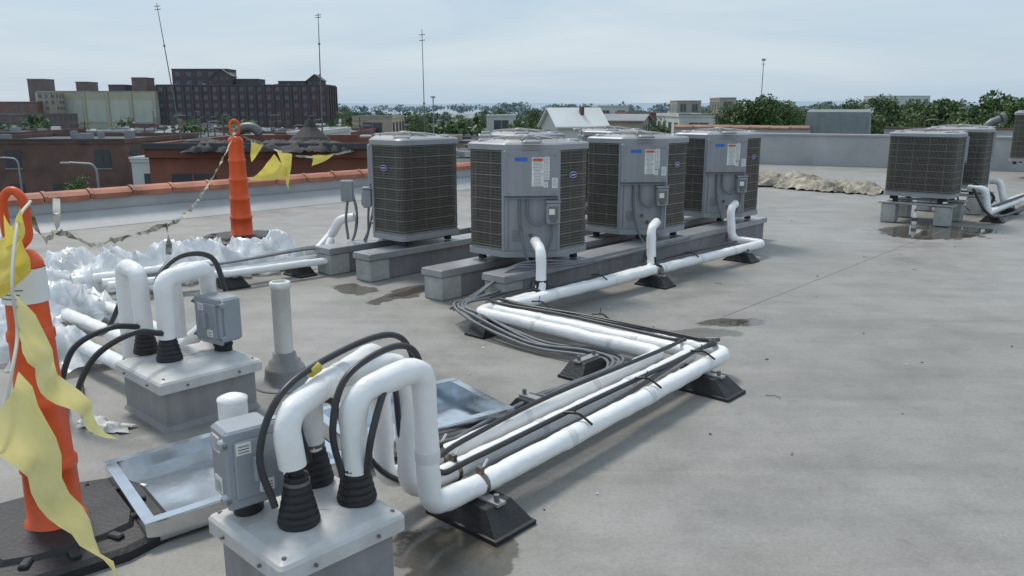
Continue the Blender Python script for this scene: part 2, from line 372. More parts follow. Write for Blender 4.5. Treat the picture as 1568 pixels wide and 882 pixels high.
# ------------------------------------------------------------ condenser unit
def fillet(poly,rs,seg=6):
    out=[];n=len(poly)
    for i in range(n):
        p=Vector(poly[i]);a=(Vector(poly[i-1])-p).normalized();c=(Vector(poly[(i+1)%n])-p).normalized();r=rs[i]
        if r<=0: out.append(tuple(p));continue
        p0=p+a*r;p1=p+c*r
        for k in range(seg+1):
            t=k/seg;q=p0*(1-t)**2+p*2*t*(1-t)+p1*t*t;out.append(tuple(q))
    return out
def foot(hs,ch,r):
    return fillet([(hs,-hs),(hs,hs),(-hs,hs),(-hs,-hs+ch),(-hs+ch,-hs)],[r,r,r,.02,.02])
HU=1.0
def build_unit():
    parts={}
    b=MB();b.prism(foot(.405,.335,.08),0,.055,'unitlid');b.prism(foot(.392,.33,.08),.055,.075,'unit');parts['base_pan']=b.mesh('base_pan')
    b=MB();b.prism(foot(.372,.31,.07),.07,HU-.05,'coil');parts['coil']=b.mesh('coil')
    hs=.395;ch=.33;r=.08
    raw=fillet([(-hs+ch,-hs),(hs,-hs),(hs,hs),(-hs,hs),(-hs,-hs+ch)],[0,r,r,r,0])
    P=[Vector((x,y,0)) for x,y in raw]
    Ls=[0]
    for i in range(1,len(P)): Ls.append(Ls[-1]+(P[i]-P[i-1]).length)
    T=Ls[-1]
    def at(d):
        for i in range(1,len(P)):
            if Ls[i]>=d-1e-9:
                t=(d-Ls[i-1])/(Ls[i]-Ls[i-1]);return P[i-1].lerp(P[i],t),(P[i]-P[i-1]).normalized()
        return P[-1],(P[-1]-P[-2]).normalized()
    b=MB();n=int(T/.0155)
    for i in range(n+1):
        p,t=at(T*i/n);wd=.0045 if i%12 else .009
        ang=math.atan2(t.y,t.x);nn=Vector((-t.y,t.x,0))
        b.box(p+nn*.004+Vector((0,0,(HU+.02)/2)),(wd,.005,HU-.09),'wire',ang)
    zz=.09
    k=0
    while zz<HU-.04:
        wd=.010 if k%4==0 else .003
        inn=[Vector((q.x*.988,q.y*.988,zz)) for q in P];out=[Vector((q.x*1.006,q.y*1.006,zz)) for q in P]
        rings=[]
        for a,c in zip(inn,out):
            rings.append([a,c,c+Vector((0,0,wd)),a+Vector((0,0,wd))])
        b.loft(rings,'wire',True)
        zz+=.0262;k+=1
    for px,py,an in((-hs+ch+.012,-hs,0),(-hs,-hs+ch+.012,math.pi/2)):
        b.box((px,py,(HU+.02)/2),(.03,.02,HU-.08),'unit',an)
    parts['louvre_grille']=b.mesh('louvre_grille')
    b=MB()
    f0=foot(.412,.335,.09);f1=foot(.395,.325,.09)
    b.loft([[Vector((x,y,HU-.055)) for x,y in f0],[Vector((x,y,HU-.008)) for x,y in f0],[Vector((x,y,HU+.006)) for x,y in f1]],'unitlid',False)
    def circ(rr,z): return [Vector((rr*math.cos(math.atan2(y,x)),rr*math.sin(math.atan2(y,x)),z)) for x,y in f1]
    b.loft([[Vector((x,y,HU+.006)) for x,y in f1],circ(.345,HU+.028),circ(.33,HU+.036),circ(.325,HU+.01),circ(.30,HU-.05)],'unitlid',False,True)
    b.lathe([(.30,HU-.12),(.30,HU-.118)],(0,0,0),'coil',32)
    for k in range(4):
        a=k*math.pi/2+math.pi/4
        b.box((.40*math.cos(a),.40*math.sin(a),HU+.018),(.11,.16,.026),'unitlid',a,None,.010)
    parts['top_cover']=b.mesh('top_cover')
    b=MB()
    for rr in [.07+.028*i for i in range(9)]:
        z=HU+.058-.05*(rr/.32)**2*.5
        b.tube([(rr*math.cos(t*math.pi/14),rr*math.sin(t*math.pi/14),z) for t in range(29)],.0032,'wire',5)
    for k in range(12):
        a=k*math.pi/6
        b.tube([(.05*math.cos(a),.05*math.sin(a),HU+.058),(.2*math.cos(a),.2*math.sin(a),HU+.05),(.33*math.cos(a),.33*math.sin(a),HU+.034)],.006,'unit',5)
    b.lathe([(.07,HU+.045),(.07,HU+.062),(.05,HU+.07),(.001,HU+.072)],(0,0,0),'unit',20)
    for k in range(3):
        a=k*2.094;b.box((.15*math.cos(a),.15*math.sin(a),HU-.04),(.26,.11,.01),'metal',a)
    parts['fan_guard']=b.mesh('fan_guard')
    mid=Vector((-hs+ch/2,-hs+ch/2,0));X=Matrix.Translation(mid)@Matrix.Rotation(-math.pi/4,4,'Z')
    wd=ch*math.sqrt(2)
    b=MB()
    b.box((0,.012,.31),(wd+.01,.03,.50),'unit',0,X)
    b.box((0,-.005,.745),(wd+.02,.07,.40),'unit',0,X,.008)
    b.box((0,-.012,.532),(wd+.012,.065,.01),'rail',0,X)
    b.box((-.2,-.006,.3),(.006,.01,.45),'rail',0,X)
    for k in range(5): b.box((-.12,-.005,.15+.022*k),(.1,.008,.006),'rail',0,X)
    for sx in(-.2,.2):
        for z in(.57,.90): b.lathe([(.006,0),(.006,.004)],(sx,-.042,z),'metal',8,X,axis=(0,-1,0))
    b.lathe([(.018,0),(.018,.03),(.01,.045)],(.06,-.005,.13),'brass',12,X,axis=(0,-1,0))
    b.lathe([(.014,0),(.014,.03),(.008,.04)],(.0,-.005,.2),'brass',12,X,axis=(0,-1,0))
    parts['service_panel']=b.mesh('service_panel')
    b=MB()
    def lab(x,z,w_,h_,m='label',lines=True):
        b.box((x,-.0415,z),(w_,.002,h_),m,0,X)
        if lines:
            nl=int(h_/.013)
            for i in range(nl):
                b.box((x+R.uniform(-.1,.1)*w_*.2,-.0431,z+h_/2-.01-i*.0128),(w_*R.uniform(.5,.85),.001,.0035),'ink',0,X)
    lab(.055,.76,.105,.25);lab(.135,.79,.045,.2);b.box((.055,-.0436,.865),(.09,.001,.02),'orange',0,X)
    lab(.205,.665,.05,.09);lab(.125,.65,.04,.05)
    b.box((-.09,-.0415,.868),(.11,.002,.032),'blue',0,X)
    parts['rating_label']=b.mesh('rating_label')
    b=MB()
    b.box((.19,-.06,.40),(.12,.09,.19),'unit',0,X,.012);b.box((.19,-.108,.41),(.085,.012,.11),'wire',0,X,.004);b.box((.19,-.113,.36),(.05,.012,.06),'metal',0,X,.004)
    b.box((.19,-.055,.505),(.13,.10,.016),'unitlid',0,X)
    b.box((.175,-.1165,.42),(.05,.004,.05),'label',0,X)
    b.tube([(.19,-.05,.31),(.19,-.06,.2),(.12,-.07,.02),(.1,-.15,-.15),(.12,-.3,-.28)],.012,'conduit',8,.08,X)
    b.tube([(-.1,-.02,.53),(-.1,-.03,.3),(-.06,-.08,.05),(.02,-.16,-.12),(-.02,-.32,-.28)],.012,'conduit',8,.08,X)
    b.tube([(-.03,-.02,.53),(-.04,-.04,.36),(.05,-.07,.28),(.14,-.06,.34)],.011,'conduit',8,.06,X)
    parts['disconnect_switch']=b.mesh('disconnect_switch')
    b=MB()
    n=20;c=Vector((.14,-.402,.72))
    b.add([c+Vector((.056*math.cos(6.283*k/n),-.006,.028*math.sin(6.283*k/n))) for k in range(n)],[tuple(range(n))],'label')
    b.add([c+Vector((.052*math.cos(6.283*k/n),-.0075,.024*math.sin(6.283*k/n))) for k in range(n)],[tuple(range(n))],'badge')
    b.box(c+Vector((0,-.0085,0)),(.06,.001,.007),'label')
    parts['oval_badge']=b.mesh('oval_badge')
    b=MB()
    for x in(-.3,.3):
        for y in(-.3,.3):
            if x<0 and y<0: x2,y2=-.16,-.16
            else: x2,y2=x,y
            b.lathe([(.04,-.06),(.035,.0)],(x2,y2,0),'black',10)
    parts['rubber_feet']=b.mesh('rubber_feet')
    return parts
UP=build_unit()
ZU=.345
U0=Vector((.15,7.4,0));LB=Vector((-1.11,8.46,0))
def unit(p,rz,sc=1,z=ZU):
    e=empty('air_conditioner_condenser',(p.x,p.y,z),rz,sc)
    for k,me in UP.items(): inst(me,k,e)
    return e
for i in range(3): unit(U0+A*1.79*i,ROT)
for i in range(3): unit(LB+A*1.79*i,ROT-math.pi/2)
UR=Vector((6.10,11.9,0));UR2=UR+A*1.75
unit(UR,ROT+math.pi/2+.03,1,.40).scale=(1.14,1.14,.90);unit(UR2,ROT+math.pi/2+.03,1,.40).scale=(1.1,1.1,.93)
unit(Vector((12.55,19.5,0)),ROT,1.15,.4)

def rail(c,length,back,hs=.1,hh=.25,pieces=False):
    e=empty('equipment_support_rail',(c.x,c.y,0),ROT)
    x0=-back;x1=length
    b=MB();b.box(((x0+x1)/2,0,hh/2-.0),(x1-x0,2*hs,hh),'rail',0,None,.008)
    b.box((x0+.10,0,hh/2-.02),(.24,2*hs+.03,hh-.045),'block',0,None,.006);b.obj('rail_body',e)
    b=MB();b.box(((x0+x1)/2-.01,0,hh+.012),(x1-x0+.05,2*hs+.06,.028),'railcap',0,None,.005)
    b.box(((x0+x1)/2-.01,-hs-.03,hh-.012),(x1-x0+.05,.004,.045),'railcap')
    b.box(((x0+x1)/2-.01,hs+.03,hh-.012),(x1-x0+.05,.004,.045),'railcap')
    b.box((x0-.035,0,hh-.012),(.004,2*hs+.06,.045),'railcap');b.obj('metal_cap',e)
    return e
rail(U0-B*.28,1.79*2+.62,.74);rail(U0+B*.28,1.79*2+.62,.93)
rail(LB-B*.28,1.79*2+.62,.80);rail(LB+B*.28,1.79*2+.62,.86)
for cc in(UR,UR2):
    e=empty('support_stand',(cc.x,cc.y,0),ROT+math.pi/2+.03)
    b=MB()
    for y in(-.36,.36):
        b.box((0,y,.295),(1.0,.22,.03),'railcap',0,None,.005)
        for x in(-.36,.36): b.box((x,y,.14),(.2,.2,.27),'block',0,None,.01)
        for x in(-.3,.3): b.box((x,y,.355),(.06,.06,.09),'black')
    b.obj('blocks',e)

# ------------------------------------------------------------ pipes
ZP=.145;RP=.043
def pipe(pts,name='insulated_pipe',r=RP,fil=.09,bands=True):
    e=empty(name);b=MB();b.tube(pts,r,'white',20,fil,wob=.085);b.obj('jacket',e)
    if bands:
        b=MB()
        for i in range(len(pts)-1):
            a=Vector(pts[i]);c=Vector(pts[i+1]);Ln=(c-a).length
            if Ln<.5: continue
            d=(c-a)/Ln;x=.3+R.random()*.3
            while x<Ln-.2:
                q=a+d*x;b.lathe([(r*1.04,-.022),(r*1.06,0),(r*1.04,.022)],q,'tapew',14,axis=d);x+=R.uniform(.55,.9)
        if b.v: b.obj('joint_tape',e)
    return e
def P(x,y,z=ZP): return (x,y,z)
pipe([P(-.54,2.57,.37),P(-.54,2.57,.70),P(-.325,2.80,.735),P(-.315,2.83,.15),P(-.10,3.07),P(1.35,4.83),P(-.03,6.06),P(2.86,9.03),P(2.58,9.32),P(2.56,9.38,.50),P(2.66,9.55,.53)],r=.046)
pipe([P(-.72,2.71,.40),P(-.72,2.71,.69),P(-.42,2.95,.71),P(-.41,2.96,.15),P(-.18,3.24),P(1.15,4.85),P(-.14,5.97),P(1.34,7.56),P(1.33,7.62,.52),P(1.42,7.85,.55)])
pipe([P(-.71,2.41,.52),P(-.725,2.40,.70),P(-.53,3.02,.73),P(-.52,3.05,.15),P(-.29,3.34),P(.94,4.83),P(-.26,5.89),P(.24,6.48),P(.24,6.52,.50),P(.2,6.75,.54)])
def elbow_black(x,y,dx,dy):
    b=MB();b.tube([(x,y,.24),(x,y,.15),(x+dx,y+dy,.15)],.05,'black',12,.05);b.tube([(x,y,.235),(x,y,.26)],.053,'black',12);b.tube([(x+dx*.5,y+dy*.5,.2),(x+dx*.5,y+dy*.5,.26)],.012,'black',8)
    b.tube([(x+dx,y+dy,.15),(x+dx*1.3,y+dy*1.3,.15)],.03,'brass',10);b.obj('pipe_elbow_fitting')
elbow_black(.24,6.50,-.06,-.1);elbow_black(1.335,7.6,.06,-.12)
for q in((-.13,3.04),(-.25,3.16),(-.32,3.30)):
    b=MB();d=Vector((.64,.77,0));q=Vector((*q,ZP));b.lathe([(.049,-.012),(.052,0),(.049,.012)],q,'brass',14,axis=d);b.box(q+Vector((0,0,.06)),(.02,.03,.03),'brass',.8);b.tube([q+Vector((0,0,.05)),q+Vector((.03,.02,.10))],.006,'label',6);b.obj('pipe_clamp')
def cable(pts,r=.011,m='cable',name='cable',k=7,):
    b=MB();b.tube(spline(pts,k),r,m,8);return b.obj(name)
zt=ZP+.05
cable([(-.76,2.36,.40),(-.80,2.37,.58),(-.74,2.47,.755),(-.6,2.78,.80),(-.46,3.0,.79),(-.40,3.1,.66),(-.39,3.12,.4),(-.36,3.14,.2),(-.22,3.36,zt),(.2,3.9,zt+.015),(1.04,4.86,zt+.01),(1.0,5.0,zt),(.4,5.58,zt),(-.18,6.08,zt),(.3,6.6,zt)],.0125)
cable([(-.58,2.54,.42),(-.60,2.52,.60),(-.56,2.6,.76),(-.42,2.82,.80),(-.35,2.92,.70),(-.36,2.98,.4),(-.30,3.04,.2),(-.16,3.18,zt),(.3,3.74,zt),(1.24,4.84,zt+.01),(1.2,4.95,zt+.01),(.6,5.48,zt+.01),(-.08,6.1,zt),(.5,6.68,zt),(1.2,7.45,zt),(1.5,7.8,.2),(2.5,8.85,zt)],.0125)
cable([(-.50,2.55,.42),(-.47,2.52,.58),(-.44,2.66,.70),(-.44,2.86,.62),(-.42,2.96,.3),(-.28,3.02,.12),(-.08,3.2,.16),(.5,3.88,.17),(1.1,4.7,.19),(1.28,4.86,zt+.01),(1.1,5.04,zt),(.3,5.72,zt),(-.1,6.05,zt+.01)],.0125)
cable([(-.72,2.66,.42),(-.74,2.62,.60),(-.64,2.64,.66),(-.62,2.8,.5),(-.5,3.0,.2),(-.3,3.2,.07),(-.1,3.5,.05)],.012)
b=MB();b.tube([(-.685,2.59,.775),(-.665,2.63,.783)],.019,'yellow',10);b.obj('yellow_tape_marker')
for q in [(.3,3.62),(.72,4.13),(1.13,4.63),(.62,5.52),(.2,5.9),(.75,6.9),(1.8,8.0)]:
    b=MB();b.tube([(q[0]-.05,q[1]+.03,zt+.02),(q[0]+.02,q[1],zt+.03),(q[0]+.08,q[1]-.05,zt-.01)],.007,'tape',6,.03);b.tube([(q[0],q[1],zt+.02),(q[0]+.01,q[1],zt+.07)],.003,'tape',5);b.obj('cable_tie')
cd=[(.02,6.9,.1),(-.22,6.45,.12),(-.40,6.05,.14),(-.25,5.78,.1),(.15,5.35,.04),(.50,5.12,.05),(.64,4.90,.06),(.55,4.66,.05),(.17,4.29,.05),(-.06,3.9,.05),(-.3,3.62,.05),(-.5,3.4,.1)]
for i in range(5):
    o=i*.028-.05
    cable([(x+o*.9+R.uniform(-.02,.02),y+o*.6*(1 if j%2 else .4)+R.uniform(-.02,.02),z+R.uniform(0,.03)+(i%2)*.012) for j,(x,y,z) in enumerate(cd)],.0115,'conduit','flexible_conduit')
for i in range(3):
    cable([(-.42-.03*i,6.0+.04*i,.12),(-.25,6.5+.05*i,.16),(.0,6.75+.05*i,.3),(.25,6.82,.3+.03*i),(.7,7.08+.03*i,.3),(1.3,7.75,.3),(1.9,8.5,.29)],.011,'conduit','flexible_conduit')
def support(x,y,rz=ROT+math.pi/2,w=.34,d=.19,h=.10):
    b=MB();r=[]
    for z,k in((0,1),(.018,1),(.02,.93),(h,.52),(h+.002,.5)):
        r.append([Vector((sx*w/2*k,sy*d/2*(k if z<.03 else k+.1),z)) for sx,sy in((-1,-1),(1,-1),(1,1),(-1,1))])
    b.loft(r,'black');b.box((0,0,h+.004),(w*.6,.05,.012),'railcap')
    for sx in(-1,1): b.lathe([(.012,0),(.012,.03)],(sx*w*.23,0,h+.008),'metal',8)
    return b.obj('rubber_pipe_support',None,(x,y,0),rz)
support(-.17,5.82,ROT);support(1.14,4.58,w=.46,d=.22);support(1.36,7.46);support(2.53,8.72);support(-.13,3.02,w=.40,d=.24);support(.47,4.86,ROT);support(.12,4.15,w=.3)

# ------------------------------------------------------------ pipe curbs
def curb(cx,cy,side,rz,z):
    e=empty('pipe_penetration_curb',(cx,cy,0),rz)
    b=MB();h=side/2-.035
    r=[[Vector((sx*h*k,sy*h*k,zz)) for sx,sy in((-1,-1),(1,-1),(1,1),(-1,1))] for zz,k in((0,1.06),(.03,1.0),(z-.03,1.0))]
    b.loft(r,'curbbody');b.obj('curb_body',e)
    b=MB();hs=side/2
    pr=fillet([(hs,-hs),(hs,hs),(-hs,hs),(-hs,-hs)],[.02]*4,4)
    lv=[(z-.06,1.0),(z-.012,1.0),(z,.97),(z+.004,.93),(z+.012,.86),(z+.02,.5)]
    b.loft([[Vector((x*k,y*k,zz)) for x,y in pr] for zz,k in lv],'curblid')
    for k in range(5):
        t=k*6.283/5+.4;b.tube([(.03*math.cos(t),.03*math.sin(t),z+.021),(.8*hs*math.cos(t),.8*hs*math.sin(t),z+.012)],.004,'curblid',6)
    for sx,sy in((-1,-1),(1,-1),(1,1),(-1,1)): b.lathe([(.008,0),(.008,.004),(.004,.006)],(sx*hs*.86,sy*hs*.86,z+.008),'metal',8)
    for t in(-.5,.5):
        b.lathe([(.006,0),(.006,.01)],(hs*t,-hs,z-.035),'metal',8,axis=(0,-1,0));b.lathe([(.006,0),(.006,.01)],(-hs,hs*t,z-.035),'metal',8,axis=(-1,0,0))
    b.obj('moulded_lid',e);return e
def boot(x,y,z,r=.05,h=.12):
    b=MB();pr=[(r*1.35,0),(r*1.4,.012)];k=5
    for i in range(k):
        rr=r*(1.28-.1*i);z0=.015+h*i/k;pr+=[(rr,z0),(rr*1.06,z0+h/k*.25),(rr*1.02,z0+h/k*.7),(rr*.9,z0+h/k*.85)]
    pr+=[(r*.8,h+.02),(r*.78,h+.05)]
    b.lathe(pr,(x,y,z),'black',22);b.lathe([(r*.86,0),(r*.86,.012)],(x,y,z+h+.02),'metal',20);return b.obj('rubber_pipe_boot')
curb(-.70,2.50,.48,rad(46),.30)
for q in((-.70,2.41),(-.72,2.71),(-.54,2.57)): boot(*q,.32)
b=MB();b.tube([(-.70,2.41,.44),(-.70,2.41,.56)],.026,'black',12);b.tube([(-.72,2.71,.44),(-.72,2.71,.6)],.026,'black',12);b.tube([(-.75,2.68,.44),(-.77,2.68,.62)],.018,'black',10);b.obj('pipe_stub')
curb(-1.80,4.27,.58,rad(47),.28)
for q in((-2.07,4.36),(-1.88,4.22)): boot(*q,.30)
pipe([P(-2.07,4.36,.42),P(-2.07,4.36,.76),P(-2.22,4.5,.77),P(-2.24,4.52,.145),P(-4.0,6.1),P(-4.2,6.9),P(-2.3,8.55)],r=.047,fil=.07,bands=False)
pipe([P(-1.88,4.22,.42),P(-1.88,4.22,.75),P(-1.75,4.5,.76),P(-1.80,4.66,.40),P(-2.1,4.72,.145),P(-3.85,6.28),P(-4.05,6.85),P(-2.1,8.55),P(-1.98,8.75,.3),P(-1.85,8.62,.48),P(-1.7,8.6,.5)],r=.047,fil=.07,bands=False)
pipe([P(-1.93,4.50,.35),P(-1.94,4.50,.74),P(-1.80,4.62,.74),P(-1.82,4.78,.145),P(-3.5,6.4)],r=.04,fil=.07,bands=False)
for pts in ([(-1.89,4.18,.46),(-1.98,4.05,.50),(-2.15,3.98,.40),(-2.28,4.0,.2),(-2.35,4.15,.03),(-2.6,4.6,.03)],
            [(-2.08,4.32,.46),(-2.15,4.15,.5),(-2.3,4.05,.42),(-2.42,4.1,.2),(-2.5,4.25,.03),(-2.8,4.7,.03)],
            [(-1.86,4.26,.46),(-1.95,4.3,.7),(-1.9,4.5,.82),(-1.75,4.6,.8),(-1.68,4.6,.6)],
            [(-2.04,4.5,.6),(-2.3,4.75,.6),(-2.5,5.0,.45),(-2.7,5.1,.2),(-3.2,5.6,.12)]):
    cable(pts,.016,'cable')
def ebox(x,y,z,rz,wd=.17,dp=.13,ht=.24):
    e=empty('electrical_junction_box',(x,y,z),rz)
    b=MB();b.box((0,0,ht/2),(wd,dp,ht),'ebox',0,None,.012)
    b.box((0,-dp/2-.012,ht/2),(wd+.022,.022,ht+.02),'ebox',0,None,.008);b.box((0,-dp/2-.026,ht/2),(wd-.03,.012,ht-.05),'ebox',0,None,.005)
    for sx in(-1,1):
        for sz in(.12,.88):
            b.box((sx*(wd/2+.012),-dp/2-.008,ht*sz),(.03,.035,.03),'ebox',0,None,.006);b.lathe([(.006,0),(.006,.01)],(sx*(wd/2+.012),-dp/2-.025,ht*sz),'metal',8,axis=(0,-1,0))
    b.box((0,-dp/2-.04,ht/2),(.03,.03,.09),'ebox',0,None,.006);b.obj('enclosure',e)
    b=MB()
    for zz,n in((.78,5),(.2,4)):
        b.box((-wd/2-.002,.01,ht*zz),(.003,.06,.055),'label')
        for i in range(n): b.box((-wd/2-.0042,.01,ht*zz-.018+i*.009),(.001,.045,.003),'ink')
    for i,(lx,lz) in enumerate(((-.04,.8),(.03,.22))):
        b.box((lx,-dp/2-.0325,ht*lz),(.05,.002,.04),'label')
        for k in range(3): b.box((lx,-dp/2-.034,ht*lz-.012+k*.01),(.036,.001,.003),'ink')
    b.obj('stickers',e)
    b=MB();b.tube([(0,0,-.08),(0,0,.005)],.05,'black',16);b.tube([(0,0,-.04),(0,0,-.03)],.055,'black',16);b.obj('neck',e)
ebox(-.895,2.50,.385,rad(40),.17,.14,.25)
ebox(-1.655,4.42,.365,rad(-35),.21,.13,.25)
b=MB();b.tube([(-.98,2.66,.36),(-.98,2.66,.655)],.05,'white',16);b.lathe([(.052,0),(.052,.01),(.03,.02)],(-.98,2.66,.65),'white',16);b.obj('capped_pipe')

# ------------------------------------------------------------ plumbing vent
b=MB();e=empty('plumbing_vent_pipe',(-1.385,4.68,0))
b.lathe([(.055,.1),(.055,.60),(.062,.60),(.062,.635),(.055,.64),(.046,.64),(.046,.5)],(0,0,0),'vent',24);b.obj('pipe',e)
b=MB();b.lathe([(.19,.004),(.18,.014),(.135,.02),(.125,.05),(.12,.10),(.115,.115),(.10,.12),(.095,.15),(.075,.16),(.068,.20),(.058,.205)],(0,0,0),'flash',24);b.lathe([(.069,.17),(.069,.182)],(0,0,0),'metal',24);b.obj('boot_flashing',e)

# ------------------------------------------------------------ traffic channelizers
def channelizer(x,y,r0,r1,hb,hh,bs,rz,sleeve=True,n=4):
    e=empty('traffic_channelizer_cone',(x,y,0),0)
    b=MB();pr=[(r0*1.12,.05),(r0*1.12,.08)]
    for i in range(n):
        z0=.08+(hb-.11)*i/n;z1=.08+(hb-.11)*(i+1)/n
        a=r0+(r1-r0)*i/n;c=r0+(r1-r0)*(i+1)/n
        pr+=[(a*1.0,z0+.006),(c*1.05,z1-.045),(c*1.12,z1-.04),(c*1.12,z1-.012),(c*1.02,z1)]
    pr+=[(r1*.95,hb-.02),(r1*.7,hb),(r1*.45,hb+.006)]
    b.lathe(pr,(0,0,0),'orange',28)
    hw=r1*.62
    b.tube([(-hw*.0-.0,0,hb-.02),(-hw*.2,0,hb+.03),(-hw,0,hb+.05),(-hw,0,hh-.03),(-hw*.3,0,hh),(hw*.3,0,hh),(hw,0,hh-.03),(hw,0,hb+.05),(hw*.2,0,hb+.02)],.016,'orange',10,.03)
    b.obj('post',e)
    if sleeve:
        b=MB();z=hb*.90
        rr=r1*1.2
        b.lathe([(rr*1.02,z-.07),(rr*.985,z+.055)],(0,0,0),'label',28,caps=False)
        for i in range(6):
            t0=-2.3;t1=-1.1;zz=z-.05+i*.016;q=rr*1.013+.0015
            vs=[];
            for k in range(9):
                t=t0+(t1-t0)*k/8*(.75+.25*((i*7)%3)/2);vs+=[(q*math.cos(t),q*math.sin(t),zz),(q*math.cos(t),q*math.sin(t),zz+.004)]
            b.add(vs,[(2*k,2*k+2,2*k+3,2*k+1) for k in range(8)],'ink')
        b.obj('reflective_sleeve',e)
    b=MB()
    oc=fillet([(bs/2,-bs/2),(bs/2,bs/2),(-bs/2,bs/2),(-bs/2,-bs/2)],[bs*.28]*4,2)
    b.loft([[Vector((px*k,py*k,zz)) for px,py in oc] for zz,k in((0,1),(.035,1),(.05,.94),(.055,.7),(.075,.66),(.08,.3))],'black',X=Matrix.Rotation(rz,4,'Z'))
    for k in range(12):
        t=k*6.283/12+rz;b.box((bs*.40*math.cos(t),bs*.40*math.sin(t),.055),(.07,.035,.03),'black',t,None,.006)
    b.obj('rubber_base',e);return e
channelizer(-1.79,2.88,.098,.064,1.14,1.36,.74,rad(40))
channelizer(-3.44,10.15,.135,.085,1.30,1.50,.95,rad(20),False,5)

def flag(a,b_,tip,m,amp=.03,seed=0,name='pennant_flag'):
    a=Vector(a);b_=Vector(b_);tip=Vector(tip);n=14;m_=MB();vs=[];idx={}
    nrm=(b_-a).cross(tip-a).normalized()
    for i in range(n+1):
        for j in range(n+1-i):
            s_=i/n;t=j/n
            p=a+(tip-a)*s_+(b_-a)*t
            q=p+nrm*amp*(noise.noise(p*6+Vector((seed,0,0)))*1.6+math.sin(s_*7+t*3+seed)*.5*s_+.4*noise.noise(p*17))+Vector((0,0,-.02*math.sin(s_*3.14)))
            idx[(i,j)]=len(vs);vs.append(q)
    fs=[]
    for i in range(n):
        for j in range(n-i):
            fs.append((idx[(i,j)],idx[(i+1,j)],idx[(i,j+1)]))
            if j<n-i-1: fs.append((idx[(i+1,j)],idx[(i+1,j+1)],idx[(i,j+1)]))
    m_.add(vs,fs,m,True);return m_.obj(name)
flag((-1.62,2.62,1.33),(-1.60,2.58,1.10),(-1.93,2.62,1.03),'yellow',.06,1)
flag((-1.66,2.62,1.31),(-1.60,2.60,1.12),(-1.72,2.6,1.02),'yellow',.05,4)
flag((-1.53,2.40,1.10),(-1.54,2.38,.87),(-1.21,2.28,.66),'yellowpale',.06,2)
flag((-1.44,2.22,.90),(-1.52,2.18,.69),(-1.17,2.16,.22),'yellowpale',.07,3)
cable([(-1.74,2.9,1.32),(-1.64,2.65,1.28),(-1.56,2.45,1.12),(-1.52,2.38,.98),(-1.48,2.26,.88),(-1.5,2.2,.72),(-1.56,2.15,.55),(-1.6,2.1,.3)],.0055,'rope','pennant_rope',8)
M['ribbon']=mat('caution_ribbon',(.05,.05,.04),.6,0,0,14,col2=(.6,.57,.42),detail=2)
def ribbon(pts,wd=.03,m='ribbon',name='caution_ribbon'):
    P_=spline(pts,12);b=MB();vs=[];ph=0
    for i,p in enumerate(P_):
        t=(P_[min(i+1,len(P_)-1)]-P_[max(i-1,0)]).normalized();sd=t.cross(Vector((0,0,1))).normalized();up=sd.cross(t);ph=2.2*noise.noise(p*1.7)*2
        w_=wd*(.5+.5*abs(noise.noise(p*5))*1.5);d=(sd*math.cos(ph)+up*math.sin(ph))*w_
        q=p+Vector((0,0,.02*noise.noise(p*8)));vs+=[q-d,q+d]
    b.add(vs,[(2*i,2*i+1,2*i+3,2*i+2) for i in range(len(P_)-1)],m);return b.obj(name)
ribbon([(-3.42,10.1,1.36),(-3.2,8.8,1.0),(-2.92,7.2,.73),(-2.8,6.2,.72),(-2.70,5.5,.77),(-2.5,4.7,.86),(-2.22,3.9,1.06),(-2.0,3.4,1.1),(-1.80,2.95,1.33)],.022)
ribbon([(-2.82,6.5,.73),(-2.80,6.48,.6),(-2.8,6.45,.48)],.03)
ribbon([(-2.25,3.95,1.07),(-2.22,3.9,1.15),(-2.24,3.95,1.22)],.02,'rope')
ribbon([(-3.40,10.1,1.34),(-3.0,9.9,1.20),(-2.62,9.6,1.11),(-2.3,9.6,1.08),(-1.9,9.6,1.15)],.02)
flag((-2.75,9.55,1.14),(-2.58,9.55,1.12),(-2.62,9.5,.70),'yellow',.06,5)
flag((-2.80,9.55,1.12),(-2.62,9.55,.86),(-3.08,9.5,.82),'yellow',.06,8)
flag((-2.35,9.6,1.1),(-2.1,9.6,1.10),(-2.36,9.55,.98),'yellow',.04,6)
flag((-3.2,10,1.27),(-3.05,10,1.22),(-3.2,9.95,1.0),'yellow',.04,7)

def tray(cx,cy,rz,l,wd,z,hh,tilt=0):
    e=empty('galvanised_metal_tray',(cx,cy,z),rz);e.rotation_euler[1]=tilt
    b=MB();t=.004
    n=18;vs=[];fs=[]
    for i in range(n+1):
        for j in range(n+1):
            x=-l/2+l*i/n;y=-wd/2+wd*j/n;vs.append((x,y,.006+.012*noise.noise(Vector((x*4+cx*9,y*4,0)))))
    fs=[(i*(n+1)+j,(i+1)*(n+1)+j,(i+1)*(n+1)+j+1,i*(n+1)+j+1) for i in range(n) for j in range(n)]
    b.add(vs,fs,'galv',True)
    for sx in(-1,1): b.box((sx*l/2,0,hh/2),(t,wd,hh),'galv')
    for sy in(-1,1): b.box((0,sy*wd/2,hh/2),(l,t,hh),'galv')
    for sx in(-1,1): b.box((sx*(l/2-.02),0,hh+.002),(.045,wd,t),'galv')
    for sy in(-1,1): b.box((0,sy*(wd/2-.02),hh+.0065),(l,.045,t),'galv')
    b.box((l*.1,0,.02),(.03,wd*.97,.03),'galv')
    for i in range(3): b.box((R.uniform(-.4,.4)*l,R.uniform(-.3,.3)*wd,.018),(.05,.03,.002),'label',R.random())
    b.obj('sheet',e)
tray(-1.27,3.33,rad(38),.86,.70,.03,.08,rad(-2));tray(-.52,3.95,rad(36),.88,.60,.03,.08)

